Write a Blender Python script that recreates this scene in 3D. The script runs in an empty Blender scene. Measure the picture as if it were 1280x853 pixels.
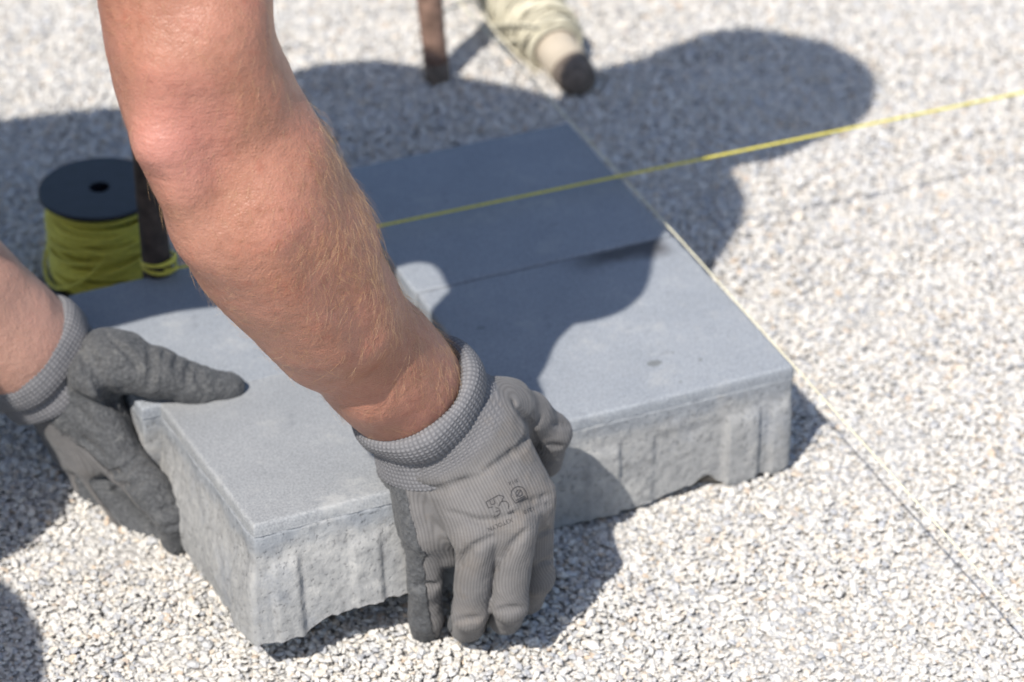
import bpy, bmesh, math, random
import numpy as np
from mathutils import Vector, Matrix
from mathutils.bvhtree import BVHTree
random.seed(7); rng = np.random.default_rng(7)
scene = bpy.context.scene
col = scene.collection

# ------------------------------------------------------------------ camera
FPX, PITCH, ROLL, HC = 3682.0, math.radians(33.28), math.radians(-0.44), 1.017
CAM = np.array([0, 0, HC])
_fw = np.array([0, math.cos(PITCH), -math.sin(PITCH)])
_up0 = np.array([0, math.sin(PITCH), math.cos(PITCH)]); _rt0 = np.array([1.0, 0, 0])
_cr, _sr = math.cos(ROLL), math.sin(ROLL)
RT = _cr*_rt0 - _sr*_up0; UP = _sr*_rt0 + _cr*_up0; FW = _fw
cam_d = bpy.data.cameras.new('camera'); cam = bpy.data.objects.new('camera', cam_d); col.objects.link(cam)
cam_d.sensor_width = 36; cam_d.lens = FPX/1280*36; cam_d.clip_start = 0.05; cam_d.clip_end = 500
cam.matrix_world = Matrix(((RT[0], UP[0], -FW[0], 0), (RT[1], UP[1], -FW[1], 0), (RT[2], UP[2], -FW[2], HC), (0, 0, 0, 1)))
cam_d.dof.use_dof = True; cam_d.dof.focus_distance = 1.452; cam_d.dof.aperture_fstop = 8.5
scene.camera = cam
# ------------------------------------------------------------------ sky, sun, exposure
SUN_AZ, SUN_EL = math.radians(30), math.radians(52)          # shadows fall to +y turned towards +x
w = bpy.data.worlds.new('World'); scene.world = w; w.use_nodes = True
nt = w.node_tree; nt.nodes.clear()
sky = nt.nodes.new('ShaderNodeTexSky'); sky.sky_type = 'NISHITA'; sky.sun_disc = False
sky.sun_elevation = SUN_EL; sky.sun_rotation = math.pi + SUN_AZ; sky.altitude = 100; sky.air_density = 1.0; sky.dust_density = 1.2
bg = nt.nodes.new('ShaderNodeBackground'); bg.inputs['Strength'].default_value = 0.118
wo = nt.nodes.new('ShaderNodeOutputWorld'); nt.links.new(sky.outputs[0], bg.inputs[0]); nt.links.new(bg.outputs[0], wo.inputs[0])
sd = bpy.data.lights.new('sun', 'SUN'); sd.energy = 4.4; sd.angle = math.radians(0.53); sd.color = (1.0, 0.95, 0.88)
sun = bpy.data.objects.new('sun', sd); col.objects.link(sun)
SDIR = Vector((math.sin(SUN_AZ)*math.cos(SUN_EL), math.cos(SUN_AZ)*math.cos(SUN_EL), -math.sin(SUN_EL)))
sun.rotation_euler = SDIR.to_track_quat('-Z', 'Y').to_euler(); sun.location = (-1, -1, 3)
scene.view_settings.view_transform = 'Standard'; scene.view_settings.look = 'None'
scene.view_settings.exposure = 0.46; scene.view_settings.gamma = 1.0

# ------------------------------------------------------------------ placing helpers (world metres)
def ray(px, py): return FW + RT*(px-640)/FPX - UP*(py-426.5)/FPX
def P(px, py, d): return CAM + ray(px, py)*d                  # a point d metres away along the view axis
def G(px, py, z=0.0):
    r = ray(px, py); return CAM + r*((z-HC)/r[2])
def unit(v): v = np.asarray(v, float); return v/np.linalg.norm(v)
def tag(o, label=None, cat=None, group=None, kind=None):
    for k, v in (('label', label), ('category', cat), ('group', group), ('kind', kind)):
        if v: o[k] = v
    return o
def empty(name, loc=(0, 0, 0)):
    o = bpy.data.objects.new(name, None); o.location = loc; o.empty_display_size = 0.02; col.objects.link(o); return o
def mesh_obj(name, V, F, mat, parent=None, smooth=True, attrs=None):
    me = bpy.data.meshes.new(name)
    V = np.asarray(V, np.float32)
    if isinstance(F, np.ndarray):
        n = F.shape[1]
        me.vertices.add(len(V)); me.vertices.foreach_set('co', V.ravel())
        me.loops.add(F.size); me.loops.foreach_set('vertex_index', F.astype(np.int32).ravel())
        me.polygons.add(len(F)); me.polygons.foreach_set('loop_start', np.arange(0, F.size, n, dtype=np.int32))
        me.update(calc_edges=True); me.validate()
    else:
        me.from_pydata([tuple(v) for v in V], [], F)
    me.polygons.foreach_set('use_smooth', np.full(len(me.polygons), smooth)); me.update()
    for k, a in (attrs or {}).items():
        at = me.attributes.new(k, 'FLOAT', 'POINT'); at.data.foreach_set('value', np.asarray(a, np.float32))
    if mat: me.materials.append(mat)
    o = bpy.data.objects.new(name, me); col.objects.link(o)
    if parent is not None:
        o.parent = parent; o.matrix_parent_inverse = Matrix.Translation(-parent.location) if parent.parent is None and parent.type == 'EMPTY' and tuple(parent.rotation_euler) == (0, 0, 0) else parent.matrix_world.inverted()
    return o
# ------------------------------------------------------------------ numpy value noise
def _hash(ix, iy, iz):
    h = (ix.astype(np.int64)*374761393 + iy.astype(np.int64)*668265263 + iz.astype(np.int64)*2147483647) & 0xffffffff
    h = ((h ^ (h >> 13))*1274126177) & 0xffffffff
    return ((h ^ (h >> 16)) & 0xffff)/65535.0
def vnoise(p, s, seed=0):
    q = np.asarray(p, float)*s + seed*17.3; i = np.floor(q).astype(np.int64); f = q - i; f = f*f*(3-2*f); r = 0
    for a in (0, 1):
        for b in (0, 1):
            for c in (0, 1):
                wgt = (f[..., 0] if a else 1-f[..., 0])*(f[..., 1] if b else 1-f[..., 1])*(f[..., 2] if c else 1-f[..., 2])
                r = r + wgt*_hash(i[..., 0]+a, i[..., 1]+b, i[..., 2]+c)
    return r*2-1
def fbm(p, s, seed=0, oct=3):
    r = 0; a = 1
    for k in range(oct): r = r + a*vnoise(p, s*2**k, seed+k); a *= .5
    return r
# ------------------------------------------------------------------ implicit surfaces
def smin(a, b, k):
    h = np.clip(.5+.5*(b-a)/k, 0, 1); return b*(1-h)+a*h-k*h*(1-h)
def cone_d(p, c):
    a, b, ra, rb = c['a'], c['b'], c['ra'], c['rb']
    q = p - a
    if 'n' in c:                                             # flattened along n
        q = q + c['n']*((q@c['n'])*(c['s']-1))[..., None]
    ba = b-a; t = np.clip(q@ba/max(ba@ba, 1e-12), 0, 1)
    return np.linalg.norm(q - t[..., None]*ba, axis=-1) - (ra+(rb-ra)*t)
def cone(a, ra, b=None, rb=None, n=None, s=1.0, **kw):
    c = dict(a=np.asarray(a, float), b=np.asarray(a if b is None else b, float), ra=ra, rb=ra if rb is None else rb, **kw)
    if n is not None: c['n'] = unit(n); c['s'] = s
    return c
def chain(pts, **kw):                                        # [(point, radius), ...]
    return [cone(pts[i][0], pts[i][1], pts[i+1][0], pts[i+1][1], **kw) for i in range(len(pts)-1)]
class Field:
    def __init__(self, prims, h, pad=.012):
        lo = np.min([np.minimum(c['a'], c['b'])-max(c['ra'], c['rb']) for c in prims], 0)-pad
        hi = np.max([np.maximum(c['a'], c['b'])+max(c['ra'], c['rb']) for c in prims], 0)+pad
        self.h = h; self.lo = lo; self.n = np.ceil((hi-lo)/h).astype(int)+1
        self.D = np.full(self.n, .06, np.float32)
    def box(self, c, m):
        r = max(c['ra'], c['rb'])+m
        a = np.clip(np.floor((np.minimum(c['a'], c['b'])-r-self.lo)/self.h).astype(int), 0, self.n)
        b = np.clip(np.ceil((np.maximum(c['a'], c['b'])+r-self.lo)/self.h).astype(int)+1, 0, self.n)
        return tuple(slice(a[i], b[i]) for i in range(3))
    def pts(self, sl):
        g = np.meshgrid(*[self.lo[i]+self.h*np.arange(sl[i].start, sl[i].stop) for i in range(3)], indexing='ij')
        return np.stack(g, -1)
    def add(self, prims, k):
        for c in prims:
            kk = c.get('k', k); sl = self.box(c, kk+3*self.h); 
            self.D[sl] = smin(self.D[sl], cone_d(self.pts(sl), c), kk).astype(np.float32)
        return self
    def sub(self, prims, k):
        for c in prims:
            sl = self.box(c, k+3*self.h)
            self.D[sl] = -smin(-self.D[sl], cone_d(self.pts(sl), c), k).astype(np.float32)
        return self
def surface_nets(D, lo, h):
    S = D < 0; nx, ny, nz = D.shape
    cnt = np.zeros((nx-1, ny-1, nz-1), np.int8)
    for a in (0, 1):
        for b in (0, 1):
            for c in (0, 1): cnt += S[a:nx-1+a, b:ny-1+b, c:nz-1+c]
    act = (cnt > 0) & (cnt < 8); idx = np.full(act.shape, -1, np.int64)
    I = np.argwhere(act); idx[act] = np.arange(len(I))
    acc = np.zeros((len(I), 3)); n = np.zeros(len(I)); corners = [(a, b, c) for a in (0, 1) for b in (0, 1) for c in (0, 1)]
    for i, A in enumerate(corners):
        for B in corners[i+1:]:
            if sum(abs(np.subtract(A, B))) != 1: continue
            da = D[I[:, 0]+A[0], I[:, 1]+A[1], I[:, 2]+A[2]].astype(float); db = D[I[:, 0]+B[0], I[:, 1]+B[1], I[:, 2]+B[2]].astype(float)
            m = (da < 0) != (db < 0); t = np.where(m, da/np.where(m, da-db, 1), 0)
            pt = np.array(A)+t[:, None]*(np.array(B)-np.array(A)); acc += np.where(m[:, None], pt, 0); n += m
    V = lo+h*(I+acc/n[:, None]); Q = []
    for ax in range(3):
        sl0 = [slice(None)]*3; sl1 = [slice(None)]*3; sl0[ax] = slice(0, -1); sl1[ax] = slice(1, None)
        s0, s1 = S[tuple(sl0)], S[tuple(sl1)]
        E = np.argwhere(s0 != s1); u, v = (ax+1) % 3, (ax+2) % 3
        ok = (E[:, u] > 0) & (E[:, v] > 0) & (E[:, u] < D.shape[u]-1) & (E[:, v] < D.shape[v]-1); E = E[ok]
        ins = s0[E[:, 0], E[:, 1], E[:, 2]]
        def cell(du, dv):
            e = E.copy(); e[:, u] += du; e[:, v] += dv; return idx[e[:, 0], e[:, 1], e[:, 2]]
        q = np.stack([cell(-1, -1), cell(0, -1), cell(0, 0), cell(-1, 0)], 1)
        q[~ins] = q[~ins][:, ::-1]; Q.append(q)
    return V, np.concatenate(Q)
def normals_of(V, F):
    n = np.cross(V[F[:, 2]]-V[F[:, 0]], V[F[:, 3]]-V[F[:, 1]]); N = np.zeros_like(V)
    for i in range(4): np.add.at(N, F[:, i], n)
    return N/np.maximum(np.linalg.norm(N, axis=1), 1e-12)[:, None]
# ------------------------------------------------------------------ swept shapes
def frames(pts):
    T = np.gradient(pts, axis=0); T /= np.linalg.norm(T, axis=1)[:, None]
    u = np.cross(T[0], [0.3, 0.2, 1.0]); u /= np.linalg.norm(u); U = [u]
    for i in range(1, len(pts)):
        u = U[-1]-T[i]*(U[-1]@T[i]); U.append(u/np.linalg.norm(u))
    U = np.array(U); return T, U, np.cross(T, U)
def tube_vf(pts, r, n=8, twist=None):
    pts = np.asarray(pts, float); T, U, W = frames(pts); a = np.arange(n)*2*math.pi/n
    r = np.broadcast_to(r, (len(pts),))
    V = pts[:, None]+r[:, None, None]*(np.cos(a)[None, :, None]*U[:, None]+np.sin(a)[None, :, None]*W[:, None])
    m = len(pts); i = np.arange(m-1)[:, None]*n; j = np.arange(n)[None]; k = (j+1) % n
    F = np.stack([i+j, i+k, i+n+k, i+n+j], -1).reshape(-1, 4)
    V = V.reshape(-1, 3); V = np.vstack([V, pts[0], pts[-1]])
    c0 = [[m*n, (q+1) % n, q, q] for q in range(n)]
    return V, F, m, n
def tube(name, pts, r, mat, parent=None, n=8):
    V, F, m, n = tube_vf(pts, r, n); faces = [tuple(int(x) for x in f) for f in F]
    faces += [(m*n, (q+1) % n, q) for q in range(n)]+[(m*n+1, (m-1)*n+q, (m-1)*n+(q+1) % n) for q in range(n)]
    return mesh_obj(name, V, faces, mat, parent)
def lathe(name, prof, mat, loc, parent=None, n=64, axis=None, smooth=False):
    a = np.arange(n)*2*math.pi/n; V = []
    for r, z in prof: V += [(r*math.cos(t), r*math.sin(t), z) for t in a]
    m = len(prof); F = [(i*n+j, i*n+(j+1) % n, ((i+1) % m)*n+(j+1) % n, ((i+1) % m)*n+j) for i in range(m) for j in range(n)]
    V = np.array(V)
    if axis is not None:
        R = np.array(Vector((0, 0, 1)).rotation_difference(Vector(axis)).to_matrix()); V = V@R.T
    return mesh_obj(name, V+np.asarray(loc), F, mat, parent, smooth)
# ------------------------------------------------------------------ material helpers
def newmat(name):
    m = bpy.data.materials.new(name); m.use_nodes = True; t = m.node_tree; b = t.nodes['Principled BSDF']; return m, t, b
def N(t, kind, **kw):
    n = t.nodes.new(kind)
    for k, v in kw.items():
        if k.startswith('in_'):
            n.inputs[int(k[3:]) if k[3:].isdigit() else k[3:].replace('_', ' ')].default_value = v
        else: setattr(n, k, v)
    return n
def L(t, a, b): t.links.new(a, b)
def noise(t, vec, scale, detail=4, rough=.55):
    n = N(t, 'ShaderNodeTexNoise'); n.inputs['Scale'].default_value = scale; n.inputs['Detail'].default_value = detail; n.inputs['Roughness'].default_value = rough
    if vec is not None: L(t, vec, n.inputs['Vector'])
    return n.outputs['Fac']
def ramp(t, fac, stops):
    r = N(t, 'ShaderNodeValToRGB'); e = r.color_ramp.elements
    while len(e) < len(stops): e.new(.5)
    for i, (p, c) in enumerate(stops): e[i].position = p; e[i].color = (*c, 1) if len(c) == 3 else c
    L(t, fac, r.inputs[0]); return r.outputs[0]
def math_(t, op, a, b=None, c=None, clamp=False):
    n = N(t, 'ShaderNodeMath', operation=op, use_clamp=clamp)
    for i, v in enumerate((a, b, c)):
        if v is None: continue
        if isinstance(v, (int, float)): n.inputs[i].default_value = v
        else: L(t, v, n.inputs[i])
    return n.outputs[0]
def mix(t, fac, a, b, mode='MIX'):
    n = N(t, 'ShaderNodeMix', data_type='RGBA', blend_type=mode)
    for s, v in ((n.inputs[0], fac), (n.inputs[6], a), (n.inputs[7], b)):
        if isinstance(v, (int, float)): s.default_value = v
        elif isinstance(v, tuple): s.default_value = (*v, 1) if len(v) == 3 else v
        else: L(t, v, s)
    return n.outputs[2]
def bump(t, h, strength, dist, prev=None):
    n = N(t, 'ShaderNodeBump'); n.inputs['Strength'].default_value = strength; n.inputs['Distance'].default_value = dist; L(t, h, n.inputs['Height'])
    if prev is not None: L(t, prev, n.inputs['Normal'])
    return n.outputs[0]
def attr(t, name): return N(t, 'ShaderNodeAttribute', attribute_name=name).outputs['Fac']
def objco(t): return N(t, 'ShaderNodeTexCoord').outputs['Object']
def mapr(t, v, a, b, c=0.0, d=1.0, smooth=True):
    n = N(t, 'ShaderNodeMapRange', interpolation_type='SMOOTHSTEP' if smooth else 'LINEAR')
    L(t, v, n.inputs[0]); n.inputs[1].default_value = a; n.inputs[2].default_value = b; n.inputs[3].default_value = c; n.inputs[4].default_value = d
    return n.outputs[0]
def plain(name, c, rough=.6, var=.25, scale=300, bmp=.2, dist=.0005, metal=0.0, spec=.4):
    m, t, b = newmat(name); v = objco(t); nz = noise(t, v, scale)
    L(t, ramp(t, nz, [(.25, tuple(x*(1-var) for x in c)), (.75, tuple(x*(1+var) for x in c))]), b.inputs['Base Color'])
    b.inputs['Roughness'].default_value = rough; b.inputs['Metallic'].default_value = metal; b.inputs['Specular IOR Level'].default_value = spec
    L(t, bump(t, nz, bmp, dist), b.inputs['Normal']); return m

# ---- concrete
def concrete_face(seed, stain=False, dust=False):
    m, t, b = newmat('concrete_face'); v = objco(t)
    big = noise(t, v, 14+seed, 5, .6); fine = noise(t, v, 900, 2, .6); mid = noise(t, v, 230, 3, .7)
    k_ = (.93, .95, .97) if dust else (1, 1, 1); lo_, hi_ = ((.232, .252, .280), (.282, .301, .328)) if not dust else ((.250, .261, .275), (.295, .305, .318))
    c = ramp(t, big, [(.3, lo_), (.7, hi_)])
    sp = ramp(t, fine, [(.33, (.55, .55, .56)), (.5, (1, 1, 1)), (.68, (1.45, 1.45, 1.42))]); c = mix(t, .55, c, sp, 'MULTIPLY')
    c = mix(t, ramp(t, mid, [(.35, (0, 0, 0)), (.8, (.28, .28, .28))]), c, (.30, .31, .32))
    du = mapr(t, noise(t, v, 32, 6, .75), .52, .72); c = mix(t, math_(t, 'MULTIPLY', du, .42), c, (.40, .40, .39)); scf = mapr(t, noise(t, v, 75, 6, .85), .62, .70); c = mix(t, math_(t, 'MULTIPLY', scf, .5), c, (.42, .42, .42)); dk = mapr(t, noise(t, v, 48, 3, .6), .36, .28); c = mix(t, math_(t, 'MULTIPLY', dk, .3), c, (.14, .15, .17))
    sep = N(t, 'ShaderNodeSeparateXYZ'); L(t, v, sep.inputs[0])
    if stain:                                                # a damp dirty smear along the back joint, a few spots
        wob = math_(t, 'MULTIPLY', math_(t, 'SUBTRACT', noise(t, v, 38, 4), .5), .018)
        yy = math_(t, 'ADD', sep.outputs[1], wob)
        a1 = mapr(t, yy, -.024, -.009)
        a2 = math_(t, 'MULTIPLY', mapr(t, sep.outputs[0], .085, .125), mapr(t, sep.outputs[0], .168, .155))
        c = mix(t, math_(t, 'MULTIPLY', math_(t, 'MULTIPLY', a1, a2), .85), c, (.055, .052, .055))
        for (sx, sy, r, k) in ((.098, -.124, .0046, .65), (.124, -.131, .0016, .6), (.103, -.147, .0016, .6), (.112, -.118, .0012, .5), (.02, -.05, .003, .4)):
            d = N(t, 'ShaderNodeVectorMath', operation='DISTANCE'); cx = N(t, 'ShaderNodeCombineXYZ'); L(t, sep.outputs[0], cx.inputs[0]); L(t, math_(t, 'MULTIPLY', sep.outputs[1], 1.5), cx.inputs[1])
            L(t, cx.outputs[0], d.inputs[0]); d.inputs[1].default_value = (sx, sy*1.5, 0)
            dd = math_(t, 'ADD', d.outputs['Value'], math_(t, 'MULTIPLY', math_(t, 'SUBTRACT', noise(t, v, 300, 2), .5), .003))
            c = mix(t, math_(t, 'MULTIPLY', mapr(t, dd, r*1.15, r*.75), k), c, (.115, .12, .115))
    if dust:                                                 # pale lime dust rubbed on the front edge
        d1 = mapr(t, noise(t, v, 26, 4, .7), .50, .68); d2 = mapr(t, sep.outputs[1], -.115, -.150)
        scr = mapr(t, noise(t, v, 120, 5, .8), .60, .68)
        c = mix(t, math_(t, 'MULTIPLY', math_(t, 'MULTIPLY', d1, d2), .55), c, (.46, .46, .45)); c = mix(t, math_(t, 'MULTIPLY', math_(t, 'MULTIPLY', scr, d1), .6), c, (.42, .42, .42))
    L(t, c, b.inputs['Base Color']); b.inputs['Roughness'].default_value = .82; b.inputs['Specular IOR Level'].default_value = .3
    L(t, bump(t, fine, .25, .0006, bump(t, mid, .25, .001)), b.inputs['Normal']); return m
def concrete_core():
    m, t, b = newmat('concrete_core'); v = objco(t)
    big = noise(t, v, 28, 5, .65); mid = noise(t, v, 190, 4, .65); fine = noise(t, v, 700, 3, .6)
    vo = N(t, 'ShaderNodeTexVoronoi'); vo.inputs['Scale'].default_value = 260; L(t, v, vo.inputs['Vector'])
    c = ramp(t, big, [(.3, (.255, .258, .262)), (.5, (.305, .306, .304)), (.72, (.272, .284, .304))])
    sz = N(t, 'ShaderNodeSeparateXYZ'); L(t, v, sz.inputs[0]); zf = math_(t, 'ADD', sz.outputs[2], math_(t, 'MULTIPLY', math_(t, 'SUBTRACT', noise(t, v, 60, 4, .7), .5), .018))
    c = mix(t, mapr(t, zf, .050, .062), c, (.255, .270, .290))
    eff = mapr(t, noise(t, v, 17, 4, .7), .56, .70); c = mix(t, math_(t, 'MULTIPLY', eff, .45), c, (.44, .435, .42))
    c = mix(t, .6, c, ramp(t, mid, [(.3, (.66, .66, .66)), (.5, (1, 1, 1)), (.7, (1.22, 1.20, 1.17))]), 'MULTIPLY')
    pits = mapr(t, noise(t, v, 380, 2, .5), .38, .30); c = mix(t, math_(t, 'MULTIPLY', pits, .25), c, (.12, .12, .12))
    L(t, c, b.inputs['Base Color']); b.inputs['Roughness'].default_value = .9; b.inputs['Specular IOR Level'].default_value = .2
    hgt = math_(t, 'SUBTRACT', mid, math_(t, 'MULTIPLY', pits, .8))
    L(t, bump(t, hgt, .5, .0012, bump(t, fine, .7, .0006)), b.inputs['Normal']); return m
# ---- skin
def skin_mat():
    m, t, b = newmat('skin'); v = objco(t)
    n1 = noise(t, v, 22, 4, .6); n2 = noise(t, v, 160, 4, .65); n3 = noise(t, v, 900, 2)
    c = ramp(t, n1, [(.3, (.305, .137, .088)), (.52, (.368, .170, .116)), (.75, (.40, .176, .128))])
    c = mix(t, .5, c, ramp(t, n2, [(.28, (.74, .64, .60)), (.5, (1, 1, 1)), (.72, (1.14, 1.10, 1.06))]), 'MULTIPLY')
    n4 = noise(t, v, 70, 5, .7); c = mix(t, math_(t, 'MULTIPLY', mapr(t, n4, .52, .70), .45), c, (.34, .115, .072)); c = mix(t, math_(t, 'MULTIPLY', mapr(t, n4, .45, .30), .35), c, (.36, .20, .125))
    pore = mapr(t, noise(t, v, 520, 2, .5), .60, .70); c = mix(t, math_(t, 'MULTIPLY', pore, .30), c, (.24, .10, .065))
    fre = mapr(t, noise(t, v, 240, 1, .4), .70, .75); c = mix(t, math_(t, 'MULTIPLY', fre, .45), c, (.26, .11, .06))
    c = mix(t, math_(t, 'MULTIPLY', attr(t, 'pink'), .8), c, (.50, .205, .175))
    c = mix(t, math_(t, 'MULTIPLY', attr(t, 'pale'), .75), c, (.45, .275, .22))
    L(t, c, b.inputs['Base Color']); b.inputs['Roughness'].default_value = .42; b.inputs['Specular IOR Level'].default_value = .42
    b.inputs['Subsurface Weight'].default_value = .12; b.inputs['Subsurface Radius'].default_value = (1, .35, .2); b.inputs['Subsurface Scale'].default_value = .002
    vo = N(t, 'ShaderNodeTexVoronoi', feature='DISTANCE_TO_EDGE'); vo.inputs['Scale'].default_value = 650; L(t, v, vo.inputs['Vector'])
    bp = bump(t, vo.outputs['Distance'], .45, .0008); bp = bump(t, n2, .4, .0020, bp); bp = bump(t, n3, .2, .0004, bp); bp = bump(t, n4, .35, .0030, bp)
    wv = N(t, 'ShaderNodeTexNoise'); mp = N(t, 'ShaderNodeMapping'); mp.inputs['Scale'].default_value = (60, 60, 420); L(t, v, mp.inputs['Vector']); L(t, mp.outputs[0], wv.inputs['Vector']); wv.inputs['Scale'].default_value = 1; wv.inputs['Detail'].default_value = 2
    cre = math_(t, 'MULTIPLY', wv.outputs['Fac'], attr(t, 'pink')); bp = bump(t, cre, .5, .0016, bp)
    L(t, bp, b.inputs['Normal']); return m
# ---- glove: knitted back and foam coated palm
def glove_mat():
    m, t, b = newmat('glove_knit'); v = objco(t)
    rib = attr(t, 'rib'); alo = attr(t, 'along'); coat = attr(t, 'coat'); waf = attr(t, 'waffle'); dirt = attr(t, 'dirt')
    jit = math_(t, 'MULTIPLY', math_(t, 'SUBTRACT', noise(t, v, 90, 3), .5), .9)
    s1 = math_(t, 'SINE', math_(t, 'ADD', math_(t, 'MULTIPLY', rib, 2*math.pi/0.00158), jit))
    s2 = math_(t, 'SINE', math_(t, 'MULTIPLY', alo, 2*math.pi/.0011))
    w1 = math_(t, 'SINE', math_(t, 'MULTIPLY', rib, 2*math.pi/.0027)); w2 = math_(t, 'SINE', math_(t, 'MULTIPLY', alo, 2*math.pi/.0024))
    knit = math_(t, 'ADD', math_(t, 'MULTIPLY', s1, .5), math_(t, 'MULTIPLY', s2, .16))
    wf = math_(t, 'MINIMUM', w1, w2)
    n1 = noise(t, v, 40, 4, .6); n2 = noise(t, v, 420, 3)
    base = ramp(t, n1, [(.3, (.124, .120, .120)), (.7, (.166, .159, .157))])
    base = mix(t, .8, base, ramp(t, math_(t, 'MULTIPLY_ADD', s1, .5, .5), [(0, (.74, .735, .73)), (.55, (1.0, 1.0, 1.0)), (1, (1.08, 1.08, 1.08))]), 'MULTIPLY')
    wcol = mix(t, .9, (.158, .155, .160), ramp(t, math_(t, 'MULTIPLY_ADD', wf, .5, .5), [(0, (.78, .78, .79)), (.5, (1, 1, 1)), (1, (1.06, 1.06, 1.06))]), 'MULTIPLY')
    base = mix(t, waf, base, wcol)
    dm = math_(t, 'MAXIMUM', math_(t, 'MULTIPLY', dirt, mapr(t, noise(t, v, 70, 4, .7), .35, .7)), math_(t, 'MULTIPLY', mapr(t, noise(t, v, 55, 5, .75), .55, .72), .55)); dus = mapr(t, noise(t, v, 130, 6, .85), .60, .72); base = mix(t, math_(t, 'MULTIPLY', dm, .6), base, (.165, .138, .112)); base = mix(t, math_(t, 'MULTIPLY', dus, .35), base, (.30, .29, .28))
    ced = mapr(t, math_(t, 'ADD', coat, math_(t, 'MULTIPLY', math_(t, 'SUBTRACT', noise(t, v, 160, 3), .5), .35)), .42, .58)
    cn = noise(t, v, 480, 3, .65); cn2 = noise(t, v, 90, 4, .7)
    cc = ramp(t, cn, [(.30, (.048, .050, .054)), (.52, (.074, .077, .082)), (.72, (.110, .113, .117))])
    cc = mix(t, math_(t, 'MULTIPLY', mapr(t, cn2, .52, .75), .5), cc, (.19, .19, .185))
    L(t, mix(t, ced, base, cc), b.inputs['Base Color'])
    L(t, math_(t, 'MULTIPLY_ADD', ced, -.25, .92), b.inputs['Roughness']); b.inputs['Specular IOR Level'].default_value = .25
    b.inputs['Sheen Weight'].default_value = .08
    hk = math_(t, 'ADD', math_(t, 'MULTIPLY', knit, math_(t, 'SUBTRACT', 1, waf)), math_(t, 'MULTIPLY', math_(t, 'MULTIPLY', wf, waf), 1.3))
    h = math_(t, 'ADD', math_(t, 'MULTIPLY', hk, math_(t, 'SUBTRACT', 1, ced)), math_(t, 'MULTIPLY', math_(t, 'MULTIPLY', cn, ced), 7.0))
    h = math_(t, 'ADD', h, math_(t, 'MULTIPLY', ced, .7))
    cr2 = math_(t, 'MULTIPLY', noise(t, v, 300, 4, .65), ced); bp = bump(t, h, .5, .0003); bp = bump(t, cr2, .6, .0022, bp); fold = noise(t, v, 75, 2, .5); bp = bump(t, n1, .35, .003, bp); bp = bump(t, fold, .4, .003, bp)
    L(t, bp, b.inputs['Normal']); return m
def cuff_mat():
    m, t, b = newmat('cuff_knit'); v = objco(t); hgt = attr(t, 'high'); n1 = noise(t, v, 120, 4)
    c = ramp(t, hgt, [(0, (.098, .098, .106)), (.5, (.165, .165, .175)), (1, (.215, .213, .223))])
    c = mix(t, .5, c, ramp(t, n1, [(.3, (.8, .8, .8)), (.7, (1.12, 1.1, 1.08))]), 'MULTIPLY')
    L(t, c, b.inputs['Base Color']); b.inputs['Roughness'].default_value = .95; b.inputs['Specular IOR Level'].default_value = .2
    L(t, bump(t, noise(t, v, 1500, 2), .3, .0003), b.inputs['Normal']); return m
M_CORE = concrete_core(); M_SKIN = skin_mat(); M_GLOVE = glove_mat(); M_CUFF = cuff_mat()
M_PRINT = plain('print_ink', (.045, .043, .046), .9, .5, 900, .1)
M_YELLOW = plain('yellow_line', (.66, .58, .09), .55, .25, 500, .4, .0006)
M_CREAM = plain('cream_twine', (.56, .52, .40), .85, .18, 400, .4, .0006)
M_WHITE = plain('white_line', (.66, .62, .47), .8, .2, 500, .4, .0005)
M_BLACK = plain('black_plastic', (.018, .019, .026), .38, .3, 120, .1, .0005)
M_RUST = plain('rusty_steel', (.22, .135, .10), .8, .55, 130, .6, .0012)
M_DIRT = plain('earth_stained_wood', (.15, .12, .098), .9, .5, 160, .6, .0015)
M_WOOD = plain('pale_wood', (.44, .38, .30), .8, .12, 60, .3, .001)
M_SHIRT = plain('shirt_cotton', (.10, .12, .16), .9, .15, 600, .2)
M_TROUSER = plain('work_trousers', (.045, .05, .06), .9, .2, 500, .3)
M_BOOT = plain('boot_leather', (.06, .045, .035), .6, .3, 200, .3)
M_HAIR = plain('hair_brown', (.16, .10, .06), .6, .3, 400, .6, .002)
M_DARKEYE = plain('eye', (.03, .025, .02), .2, .1)

# ------------------------------------------------------------------ ground
m, t, b = newmat('gravel_bed'); v = objco(t)
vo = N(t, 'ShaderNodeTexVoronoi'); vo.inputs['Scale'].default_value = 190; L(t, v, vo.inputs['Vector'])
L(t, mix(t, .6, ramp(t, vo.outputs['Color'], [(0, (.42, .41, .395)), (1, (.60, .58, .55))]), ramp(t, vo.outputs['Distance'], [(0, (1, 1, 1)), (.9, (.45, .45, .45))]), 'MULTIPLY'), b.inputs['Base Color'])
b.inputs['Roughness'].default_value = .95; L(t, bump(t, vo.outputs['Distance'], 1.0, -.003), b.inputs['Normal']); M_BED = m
o = mesh_obj('ground', [(-150, -150, -.0044), (150, -150, -.0044), (150, 150, -.0044), (-150, 150, -.0044)], [(0, 1, 2, 3)], M_BED, smooth=False); tag(o, 'pale grey gravel bed under the loose crushed stones', 'ground', kind='structure')

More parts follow.
